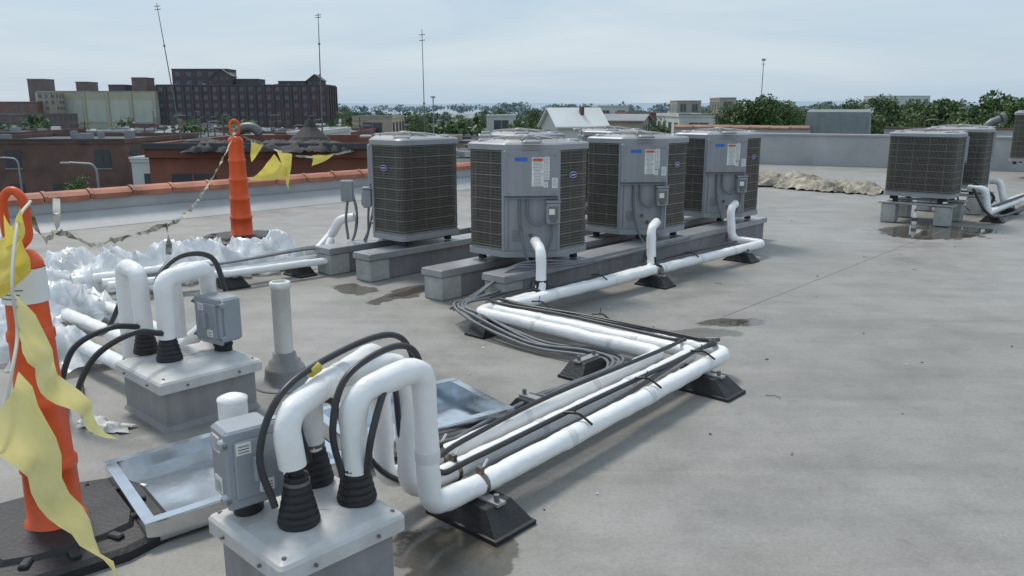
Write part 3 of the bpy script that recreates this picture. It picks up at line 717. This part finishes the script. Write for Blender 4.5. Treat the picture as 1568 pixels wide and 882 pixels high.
# ------------------------------------------------------------ plastic sheet
def plastic():
    m=bpy.data.materials.new('plastic_film');m.use_nodes=True;nt=m.node_tree;N=nt.nodes;L=nt.links;b=N['Principled BSDF']
    b.inputs['Base Color'].default_value=(.84,.86,.88,1);b.inputs['Roughness'].default_value=.2
    t=N.new('ShaderNodeBsdfTransparent');mx=N.new('ShaderNodeMixShader')
    tc=N.new('ShaderNodeTexCoord');n=N.new('ShaderNodeTexNoise');n.inputs['Scale'].default_value=6;n.inputs['Detail'].default_value=3;L.new(tc.outputs['Object'],n.inputs['Vector'])
    r=N.new('ShaderNodeMapRange');r.inputs[1].default_value=.35;r.inputs[2].default_value=.62;r.inputs[3].default_value=.5;r.inputs[4].default_value=.92
    L.new(n.outputs['Fac'],r.inputs[0]);L.new(r.outputs[0],mx.inputs[0]);L.new(t.outputs[0],mx.inputs[1]);L.new(b.outputs[0],mx.inputs[2]);L.new(mx.outputs[0],N['Material Output'].inputs['Surface'])
    return m
M['film']=plastic()
def crumple(path,wd,hh,m,name,seed=0,nu=90,nv=34,rough=1.0,smooth=True,f=1.0):
    P_=spline(path,12);b=MB();vs=[]
    Q=[P_[int(i*(len(P_)-1)/nu)].lerp(P_[min(len(P_)-1,int(i*(len(P_)-1)/nu)+1)],(i*(len(P_)-1)/nu)%1) for i in range(nu+1)]
    for i,p in enumerate(Q):
        t=(Q[min(i+1,nu)]-Q[max(i-1,0)]).normalized();sd=t.cross(Vector((0,0,1))).normalized()
        for j in range(nv+1):
            a=j/nv*2-1;ww=wd*(1+.4*noise.noise(Vector((i*.12,a,seed)))+.5*noise.noise(Vector((i*.3,(a>0)*5,seed+4))))
            q=p+sd*a*ww
            wq=q+Vector((noise.noise(q*2.5*f+Vector((seed,3,0))),noise.noise(q*2.5*f+Vector((7,seed,0))),0))*.25/f
            rid=(1-abs(noise.noise(wq*3.2*f+Vector((seed,0,0))))*2.6)+.45*(1-abs(noise.noise(wq*8*f+Vector((0,seed,0))))*2.6)
            prof=max(0,math.cos(a*1.57))**.6
            z=hh*prof*(.45+.42*rid)+.02*rough*(.5+noise.noise(wq*17*f))+.004
            en=min(1,min(i,nu-i)/6)
            vs.append((q.x+.04*noise.noise(q*9*f),q.y+.04*noise.noise(q*9*f+Vector((9,9,9))),max(.006,z*(.35+.65*en))))
    fs=[(i*(nv+1)+j,i*(nv+1)+j+1,(i+1)*(nv+1)+j+1,(i+1)*(nv+1)+j) for i in range(nu) for j in range(nv)]
    b.add(vs,fs,m,smooth);return b.obj(name)
crumple([(-4.35,7.1,0),(-3.6,7.55,0),(-3.0,8.0,0),(-2.3,8.6,0)],.40,.38,'film','plastic_sheeting',1)
crumple([(-5.2,6.2,0),(-4.4,6.6,0),(-3.9,6.4,0),(-3.3,5.75,0)],.45,.36,'film','plastic_sheeting',2)
crumple([(-4.2,6.0,0),(-3.4,5.4,0),(-2.7,4.85,0)],.27,.27,'film','plastic_sheeting',6,60,26)
crumple([(-2.3,4.1,0),(-2.15,3.95,0),(-2.0,3.95,0)],.05,.05,'paper','crumpled_paper',5,16,10,f=3)
support(-2.66,7.42,ROT+1.57,.34,.22);support(-2.14,7.95,ROT+1.57,.3,.2)
pipe([P(-3.6,6.9),P(-2.6,7.5),P(-1.95,8.2),P(-1.9,8.35,.3)],r=.04,bands=False)
pipe([P(-3.5,6.8),P(-2.55,7.38),P(-1.85,8.0)],r=.035,bands=False)
for i in range(4): cable([(-3.4+.05*i,7.0,.2),(-2.7+.03*i,7.45+.05*i,.22),(-2.1,8.0+.05*i,.25),(-1.75,8.35+.04*i,.22),(-1.65,8.5,.45+.03*i),(-1.7,8.6,.75)],.012,'conduit','flexible_conduit')
b=MB();b.box((-1.73,8.45,.80),(.13,.1,.22),'unit',.1,None,.01);b.tube([(-1.73,8.45,.7),(-1.75,8.4,.5),(-1.72,8.35,.3)],.014,'conduit',8,.06);b.obj('disconnect_switch_box')
pipe([P(6.72,11.85,.5),P(6.85,11.65,.5),P(6.9,11.6,.16),P(7.4,12.2),P(9.5,14.5)],r=.05)
pipe([P(7.7,13.0,.5),P(7.8,12.9,.5),P(7.85,12.8,.16),P(9.0,14.1)],r=.05,bands=False)
support(7.1,11.8,w=.3);support(7.9,12.75,w=.3)
cable([(6.75,11.8,.6),(6.95,11.6,.4),(7.0,11.8,.22),(7.5,12.3,.22),(8.6,13.5,.22)],.02);cable([(6.7,11.7,.5),(6.8,11.5,.2),(7.2,11.8,.08),(8.4,13,.08)],.02)
b=MB();b.lathe([(.035,0),(.037,.02),(.037,.13),(.03,.15),(.014,.17),(.014,.19)],(5.82,11.55,.002),'label',16);b.lathe([(.038,.05),(.038,.10)],(5.82,11.55,.002),'brickB',16);b.lathe([(.016,.19),(.016,.22)],(5.82,11.55,.002),'ink',12);b.obj('spray_can')
crumple([(5.4,18.7,0),(5.85,17.4,0),(6.5,16.5,0),(7.3,15.8,0)],.5,.20,'tarp','crumpled_tarp',8,70,20,2.5,False,.7)
crumple([(5.7,19.1,0),(6.3,18.6,0),(7.1,18.7,0)],.4,.2,'tarp','crumpled_tarp',9,34,14,2,False,.7)
crumple([(6.9,16.9,0),(7.5,16.4,0),(7.9,16.0,0)],.25,.08,'tarp','crumpled_tarp',11,24,10,2,False,.8)
e=empty('roof_hatch',(10.45,26.3,.3),rad(-26));b=MB()
b.loft([[Vector(p) for p in r] for r in ([(-1,-.6,0),(1,-.6,0),(1,.5,0),(-1,.5,0)],[(-.93,-.3,1.22),(.93,-.3,1.22),(.93,.5,1.3),(-.93,.5,1.3)])],'hatch')
b.box((0,-.47,.62),(1.7,.03,.9),'hatch');b.obj('housing',e)
e=empty('rooftop_vent_hood',(14.6,25.2,.3),rad(-10));b=MB();b.tube([(0,0,0),(0,0,.85),(.35,0,1.0)],.12,'metal',14,.2);b.lathe([(.18,0),(.16,.12)],(.38,0,1.02),'metal',14,axis=(1,0,.4));b.obj('duct',e)

# ============================================================ CITY
ZG=-12
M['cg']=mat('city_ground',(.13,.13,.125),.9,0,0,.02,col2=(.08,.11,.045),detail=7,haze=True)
S=14000
b=MB();b.add([(-S,-400,ZG),(S,-400,ZG),(S,S,ZG),(-S,S,ZG)],[(0,1,2,3)],'cg');b.obj('city_ground')
b=MB()
for x0,y0,x1,y1,wd in((-200,95,200,75,9),(-60,40,-140,900,11),(-30,40,60,1200,10),(-300,260,400,250,12),(40,60,200,800,9),(-400,520,500,500,10)):
    a=Vector((x0,y0,0));c=Vector((x1,y1,0));n=(c-a).cross(Vector((0,0,1))).normalized()*wd/2
    z=ZG+.02+len(b.f)*.02
    b.add([(a-n).to_tuple()[:2]+(z,),(c-n).to_tuple()[:2]+(z,),(c+n).to_tuple()[:2]+(z,),(a+n).to_tuple()[:2]+(z,)],[(0,1,2,3)],'asph')
b.obj('city_streets')

def building(name,x,y,w_,d,ztop,rz=0,wall_='brickB',roof_='roofgrey',gl='glass',st=None,bay=4,zb=ZG,pil=False,win=True,par=.6,wf=.5,pm=None,clutter=False):
    h=ztop-zb;e=empty(name,(x,y,zb),rz)
    b=MB();b.box((0,0,h/2),(w_,d,h),wall_);b.box((0,0,h-.15),(w_-.6,d-.6,.34),roof_)
    for sx in(-1,1): b.box((sx*(w_/2-.02),0,h+par/2-.01),(.35,d+.06,par),wall_)
    for sy in(-1,1): b.box((0,sy*(d/2-.02),h+par/2-.012),(w_+.05,.35,par),wall_)
    b.box((0,-d/2-.15,h+par-.1),(w_+.3,.25,.25),roof_)
    if clutter:
        for i in range(int(w_/4)): b.box((R.uniform(-.42,.42)*w_,R.uniform(-.35,.35)*d,h+.5),(R.uniform(.6,2.4),R.uniform(.6,1.8),R.uniform(.7,1.6)),R.choice(['roofgrey','roofwhite','wallg']))
    b.obj('walls',e)
    st=st or max(1,int(h/3.8));sh=h/st
    if win:
        b=MB()
        for fx in range(2):
            Wd=w_ if fx==0 else d;n=max(1,int(Wd/bay))
            for i in range(n):
                for k in range(st):
                    t=-Wd/2+(i+.5)*Wd/n;zc=(k+.55)*sh;ww=Wd/n*wf;hh=sh*.52
                    if R.random()<.06: continue
                    if fx==0:
                        b.box((t,-d/2-.02,zc),(ww,.08,hh),gl);b.box((t,-d/2-.08,zc-hh/2-.12),(ww+.3,.16,.16),'roofgrey' if wall_!='brickD' else 'brickB')
                        b.box((t,-d/2-.07,zc),(.1,.05,hh),wall_)
                    else:
                        b.box((w_/2+.02,t,zc),(.08,ww,hh),gl);b.box((-w_/2-.02,t,zc),(.08,ww,hh),gl)
        b.obj('windows',e)
    if pil:
        b=MB();n=max(1,int(w_/bay))
        for i in range(n+1): b.box((-w_/2+i*w_/n,-d/2-.3,h/2),(.9,.7,h),pm or wall_)
        n=max(1,int(d/bay))
        for i in range(n+1): b.box((w_/2+.3,-d/2+i*d/n,h/2),(.7,.9,h),pm or wall_)
        b.obj('pilasters',e)
    return e
def px(u,Y): return (u-784)/1230*Y*.98
def pz(v,Y): return H-(v-165)/1230*Y*1.03
def bspan(name,u0,u1,vt,Y,d,**k):
    x0=px(u0,Y);x1=px(u1,Y);return building(name,(x0+x1)/2,Y+d/2,x1-x0,d,pz(vt,Y),**k)
bspan('brick_warehouse',244,503,134,430,22,wall_='brickD',roof_='roofdark',gl='glass2',st=6,bay=4.6,pil=True,wf=.42,clutter=True)
bspan('brick_penthouse',270,354,112,436,14,wall_='brickD',roof_='roofdark',gl='glass2',st=7,bay=5,wf=.4)
bspan('brick_penthouse',366,400,126,434,12,wall_='brickD',roof_='roofdark',win=False)
bspan('brick_penthouse',430,472,129,434,12,wall_='brickD',roof_='roofdark',win=False)
bspan('concrete_warehouse',62,240,143,425,40,wall_='beige',roof_='roofgrey',gl='beige2',st=1,bay=10.5,pil=True,wf=.8,pm='beige')
bspan('rooftop_stairhouse',50,75,126,432,10,wall_='brickB',win=False);bspan('rooftop_stairhouse',123,142,130,432,10,wall_='brickB',win=False)
bspan('rooftop_stairhouse',172,196,134,432,10,wall_='brickD',win=False);bspan('rooftop_stairhouse',208,230,124,432,10,wall_='brickB',win=False)
bspan('brick_tower_block',62,90,145,415,8,wall_='wallt',gl='glass2',st=7,bay=2.5)
bspan('brick_factory',-60,60,158,410,40,wall_='brickR',roof_='roofgrey',gl='glass2',st=5,bay=4)
bspan('brick_factory',-60,40,176,330,40,wall_='brickB',roof_='roofgrey',gl='glass2',st=3,bay=4)
bspan('brick_building',-90,186,216,108,26,wall_='brickB',roof_='roofdark',gl='glass',st=2,bay=5,wf=.35,clutter=True)
bspan('brick_building',-80,30,203,170,26,wall_='brickB',roof_='roofgrey',gl='glass',st=2,bay=5,clutter=True)
bspan('white_roof_shed',195,268,243,98,12,wall_='wallw',roof_='roofwhite',gl='glass',st=1,bay=5)
bspan('brick_building',420,540,203,180,30,wall_='brickR',roof_='roofgrey',gl='glass',st=3,bay=4,clutter=True)
Y=36
building('neighbour_brick_building',-10.3,Y+6,11.6,12,pz(236,Y),0,'brickR','roofdark','glass',st=3,bay=3.4)
b=MB();b.loft([[Vector((-9.6+r*math.cos(t*6.283/14)*(1+.2*math.sin(t*5)),39+r*math.sin(t*6.283/14),z)) for t in range(14)] for r,z in((1.5,-1),(1.2,-.2),(.8,.3),(.3,.75),(.07,1.15))],'cloth');b.obj('covered_rooftop_turret')
b=MB();b.loft([[Vector((-14.4+r*math.cos(t*6.283/14)*1.6,38+r*.6*math.sin(t*6.283/14),z)) for t in range(14)] for r,z in((.9,-1),(.85,-.3),(.5,.15),(.1,.3))],'cloth');b.obj('covered_rooftop_turret')
crumple([(-14.5,36.2,0),(-12,36.4,0),(-9,36.2,0),(-7,36.5,0)],.9,.5,'cloth','dark_tarpaulin',12,60,16,6,f=.5).location.z=pz(236,Y)+.2
b=MB();b.tube([(-12.4,36.5,pz(236,Y)),(-12.4,36.5,.45),(-12.0,36.5,.8),(-11.5,36.5,.8),(-11.2,36.5,.5)],.22,'metal',12,.4);b.obj('curved_exhaust_duct')
def mast(x,y,zt,x2,zb,r=.035,yag=False):
    b=MB();b.tube([(x2,y,zb),(x,y,zt)],r*1.6,'metal',8,r2=r*.5);d=Vector((x-x2,0,zt-zb)).normalized()
    for k in(.985,.97): b.tube([Vector((x2,y,zb)).lerp(Vector((x,y,zt)),k)+Vector((-.14,0,0)),Vector((x2,y,zb)).lerp(Vector((x,y,zt)),k)+Vector((.14,0,.03))],.02,'metal',5)
    for k in(.3,.55,.8): b.lathe([(r*1.8,-.04),(r*1.8,.04)],Vector((x2,y,zb)).lerp(Vector((x,y,zt)),k),'metal',8)
    b.obj('antenna_mast')
mast(-16.8,40,6.47,-15.9,-3.2,.03);mast(-9.19,40,6.03,-9.3,-1,.03);mast(-4.29,40,5.29,-4.18,-11.9,.03)
def lamp(x,y,zt,name='street_lamp',arm=1.6,sg=1):
    b=MB();b.tube([(x,y,ZG),(x,y,zt-.4),(x+sg*.3,y,zt),(x+sg*arm,y,zt+.1)],.09,'lampgrey',8,.5);b.box((x+sg*(arm+.3),y,zt+.08),(.8,.3,.16),'lampgrey',0,None,.04);b.obj(name)
lamp(px(140,62),62,pz(246,62),arm=2.0,sg=-1);lamp(px(20,85),85,pz(238,85),arm=1.5,sg=-1)
b=MB();Y=140;x=px(1163,Y);b.tube([(x,Y,ZG),(x,Y,pz(100,Y))],.12,'lampgrey',8,r2=.06);b.box((x,Y,pz(98,Y)),(.45,.45,.35),'lampgrey',.4);b.tube([(x-.3,Y,pz(104,Y)),(x+.3,Y,pz(104,Y))],.05,'lampgrey',6);b.obj('light_mast')
b=MB();Y=200;x=px(664,Y);b.tube([(x,Y,ZG),(x,Y,pz(150,Y))],.14,'lampgrey',8);b.box((x,Y,pz(150,Y)),(1.0,.5,.4),'lampgrey');b.obj('light_mast')
for i in range(60):
    u=R.uniform(-10,1580) if i<34 else R.uniform(190,720);Y=R.choice([150,190,230,280,340]);
    x=px(u,Y);zt=ZG+R.uniform(9.5,12.5)
    if u>700: zt=min(zt,pz(160,Y))
    b=MB();b.tube([(x,Y,ZG),(x,Y,zt)],.17,'wood',6,r2=.12)
    if R.random()<.6: b.box((x,Y,zt-.6),(2.4,.14,.16),'wood',R.uniform(-.4,.4));b.box((x,Y,zt-1.5),(1.8,.14,.16),'wood',R.uniform(-.4,.4));b.obj('utility_pole')
    else: b.tube([(x,Y,zt-.2),(x+.8,Y,zt+.1),(x+1.8,Y,zt+.1)],.09,'roofgrey',6,.3);b.box((x+2,Y,zt+.08),(.8,.3,.14),'roofgrey');b.obj('street_lamp')
def house(name,x,y,w_,d,eave,ridge,rz,wl,rf_,zb=ZG):
    e=empty(name,(x,y,0),rz);b=MB();b.box((0,0,(zb+eave)/2),(w_,d,eave-zb),wl)
    h=w_/2;b.add([(-h,-d/2,eave),(h,-d/2,eave),(0,-d/2,ridge),(-h,d/2,eave),(h,d/2,eave),(0,d/2,ridge)],[(0,1,2),(3,5,4)],wl);b.obj('walls',e)
    b=MB();o=.5
    k=(ridge-eave)/h
    for sx in(-1,1):
        p0=Vector((sx*(h+o),-d/2-o,eave-k*o+.1));p1=Vector((0,-d/2-o,ridge+.1));p2=Vector((0,d/2+o,ridge+.1));p3=Vector((sx*(h+o),d/2+o,eave-k*o+.1));up=Vector((0,0,.2))
        b.loft([[p0,p1,p2,p3],[p0+up,p1+up,p2+up,p3+up]],rf_)
    b.obj('roof',e);b=MB()
    for k_ in range(-1,2): b.box((k_*w_*.28,-d/2-.03,eave-1.3),(1.0,.1,1.4),'glass')
    b.box((w_*.2,d*.1,ridge-.2),(.5,.5,1.2),'brickB');b.obj('windows_and_chimney',e)
house('gabled_rooftop_tower',px(349,436),436,10,8,pz(121,436),pz(112,436),0,'brickD','roofdark',10)
house('gabled_rooftop_tower',px(488,436),436,8,8,pz(127,436),pz(119,436),0,'brickD','roofdark',10)
house('white_gabled_house',px(878,110),110,5.0,7.0,pz(190,110),pz(168,110),rad(-68),'wallw','roofwhite')
house('white_gabled_house',px(940,150),150,8,12,pz(184,150),pz(176,150),rad(70),'wallt','roofgrey')
for u0,u1,vt,Y,c,r_ in((1338,1420,149,700,'wallw','roofwhite'),(1036,1072,156,520,'wallt','roofwhite'),(915,962,164,330,'wallw','roofwhite'),(1100,1125,152,500,'wallt','roofgrey'),(960,1020,174,220,'brickR','roofgrey'),(1380,1450,162,420,'wallt','roofgrey'),(745,790,178,260,'wallw','roofwhite'),(1215,1300,170,300,'wallw','roofgrey'),(1040,1100,178,160,'wallw','roofgrey'),(540,600,180,210,'wallt','roofgrey'),(440,480,205,110,'wallw','roofwhite')):
    bspan('warehouse',u0,u1,vt,Y,25,wall_=c,roof_=r_,st=2,bay=6)
for i in range(170):
    Y=R.choice([125,150,180,220,260,300,370,480,560,700])*R.uniform(.95,1.05);u=R.uniform(-60,1640) if i<110 else R.uniform(190,900)
    if Y>380 and u<560: Y=R.uniform(200,380)
    if Y<200 and u<200: continue
    x=px(u,Y);hh=R.uniform(3,6)+Y/400
    wl=R.choice(['brickR','brickB','wallw','wallt','wallg','wallg','wallw']);rr=R.choice(['roofgrey','roofdark','roofwhite','roofgrey'])
    if Y>330 and rr=='roofwhite' and R.random()<.7: rr='roofgrey'
    if R.random()<.35: house('house',x,Y,R.uniform(6,9),R.uniform(8,12),ZG+hh*.7,ZG+hh*.7+1.8,R.uniform(0,3.1),wl,R.choice(['roofgrey','roofgrey','roofdark']))
    else: building('low_rise_building',x,Y,R.uniform(8,24),R.uniform(8,20),ZG+hh,R.uniform(-.3,.3),wl,rr,'glass',bay=4,clutter=True)
def car_mesh(i,c):
    M['car%d'%i]=mat('car_paint_%d'%i,c,.3,.2,.05,1)
    b=MB();m='car%d'%i
    prof=[(-2.2,.3),(-2.25,.75),(-1.9,.95),(-1.3,1.0),(-.75,1.42),(.6,1.45),(1.3,1.02),(2.1,.88),(2.25,.6),(2.2,.3)]
    b.loft([[Vector((x,y*(1 if z<1.05 else .8),z)) for x,z in prof] for y in(-.85,-.84,.84,.85)],m)
    b.loft([[Vector((x,y,z)) for x,z in((-1.2,1.02),(-.72,1.36),(.55,1.38),(1.15,1.04))] for y in(-.86,.86)],'glass')
    for x in(-1.4,1.4):
        for y in(-.8,.8): b.lathe([(.33,-.1),(.33,.1)],(x,y,.33),'tyre',14,axis=(0,1,0))
    return b.mesh('car_body')
cm=[car_mesh(i,c) for i,c in enumerate([(.7,.7,.7),(.05,.05,.06),(.3,.04,.03),(.05,.1,.3),(.35,.36,.38)])]
for i in range(60):
    Y=R.choice([118,132,146,160,185,205,250,262]);u=R.uniform(190,700) if i<50 else R.uniform(700,1200)
    o=bpy.data.objects.new('parked_car',R.choice(cm));COL.objects.link(o);o.location=(px(u,Y),Y,ZG+.1);o.rotation_euler[2]=R.uniform(-.3,.3)+R.choice([0,1.57,1.57])
def tree_geo(b,x,y,zb,h,w_,nl,ls,seed,m='leaf',trunk=True,clumps=16):
    rr=random.Random(seed)
    if trunk:
        b.tube([(x,y,zb),(x+rr.uniform(-.3,.3),y,zb+h*.3),(x+rr.uniform(-.5,.5),y,zb+h*.6)],w_*.035,'bark',7,r2=w_*.012)
        for k in range(5):
            a=rr.uniform(0,6.28);b.tube([(x,y,zb+h*(.25+.06*k)),(x+math.cos(a)*w_*.2,y+math.sin(a)*w_*.2,zb+h*(.45+.06*k)),(x+math.cos(a)*w_*.36,y+math.sin(a)*w_*.36,zb+h*(.55+.07*k))],w_*.014,'bark',5,r2=w_*.004)
    cl=[]
    for k in range(clumps):
        a=rr.uniform(0,6.28);e=rr.uniform(-.35,1);ra=math.sqrt(max(0,1-e*e))*rr.uniform(.5,1)
        cl.append((x+math.cos(a)*ra*w_*.38,y+math.sin(a)*ra*w_*.38,zb+h*.62+e*h*.28*rr.uniform(.7,1.05),w_*rr.uniform(.12,.22)))
    vs=[];fs=[]
    for i in range(nl):
        c=rr.choice(cl);d=Vector((rr.gauss(0,1),rr.gauss(0,1),rr.gauss(0,1))).normalized()*c[3]*rr.uniform(.6,1.08)
        p=Vector(c[:3])+Vector((d.x,d.y,d.z*.75));n=Vector((rr.gauss(0,1),rr.gauss(0,1),rr.gauss(.3,1))).normalized()
        t=n.orthogonal().normalized();t=Quaternion(n,rr.uniform(0,6.28))@t;q=n.cross(t);s_=ls*rr.uniform(.6,1.3);o=len(vs)
        vs+=[p-t*s_,p-q*s_*.6,p+t*s_,p+q*s_*.6];fs.append((o,o+1,o+2,o+3))
    b.add(vs,fs,m)
def tree(u,vt,Y,wpx,seed,nl=3500):
    b=MB();w_=wpx/1230*Y;tree_geo(b,px(u,Y),Y,ZG,(pz(vt,Y)-ZG)*1.06,w_,nl,w_*.028,seed,clumps=26);b.obj('deciduous_tree')
tree(1160,140,120,95,1,6000);tree(1203,152,125,65,2,4500);tree(1120,152,130,60,3);tree(1228,160,140,60,4)
tree(1350,152,170,90,5);tree(1305,155,190,70,6);tree(1440,150,180,90,7,4500);tree(1520,146,160,120,8,5000);tree(1570,150,150,90,9);tree(1395,158,200,80,21,3000)
tree(860,160,200,50,10,2500);tree(1010,178,120,50,11,2500);tree(530,160,300,30,12,2000);tree(440,195,95,40,13,3000);tree(110,262,60,70,14,3500)
tree(765,166,300,35,15,2000);tree(705,176,260,40,16,2000);tree(1085,168,170,45,17,2500);tree(640,176,240,40,18,2000);tree(590,172,280,40,22,2000);tree(820,168,260,40,23,2000)
b=MB()
for i in range(300):
    u=R.uniform(-60,1640);Y=R.choice([260,300,420,560,750,1000])*R.uniform(.9,1.1)
    if u<530 and Y<430 and R.random()<.8: continue
    w_=R.uniform(8,14)*(1+Y/1500);top=R.uniform(7,12)+(3 if u>1250 else 0)
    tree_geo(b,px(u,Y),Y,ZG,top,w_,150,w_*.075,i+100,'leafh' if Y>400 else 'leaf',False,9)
b.obj('distant_trees')
b=MB()
for i in range(190):
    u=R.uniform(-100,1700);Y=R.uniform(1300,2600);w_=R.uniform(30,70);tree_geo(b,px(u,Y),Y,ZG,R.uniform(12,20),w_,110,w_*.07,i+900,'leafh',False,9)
b.obj('distant_tree_line')
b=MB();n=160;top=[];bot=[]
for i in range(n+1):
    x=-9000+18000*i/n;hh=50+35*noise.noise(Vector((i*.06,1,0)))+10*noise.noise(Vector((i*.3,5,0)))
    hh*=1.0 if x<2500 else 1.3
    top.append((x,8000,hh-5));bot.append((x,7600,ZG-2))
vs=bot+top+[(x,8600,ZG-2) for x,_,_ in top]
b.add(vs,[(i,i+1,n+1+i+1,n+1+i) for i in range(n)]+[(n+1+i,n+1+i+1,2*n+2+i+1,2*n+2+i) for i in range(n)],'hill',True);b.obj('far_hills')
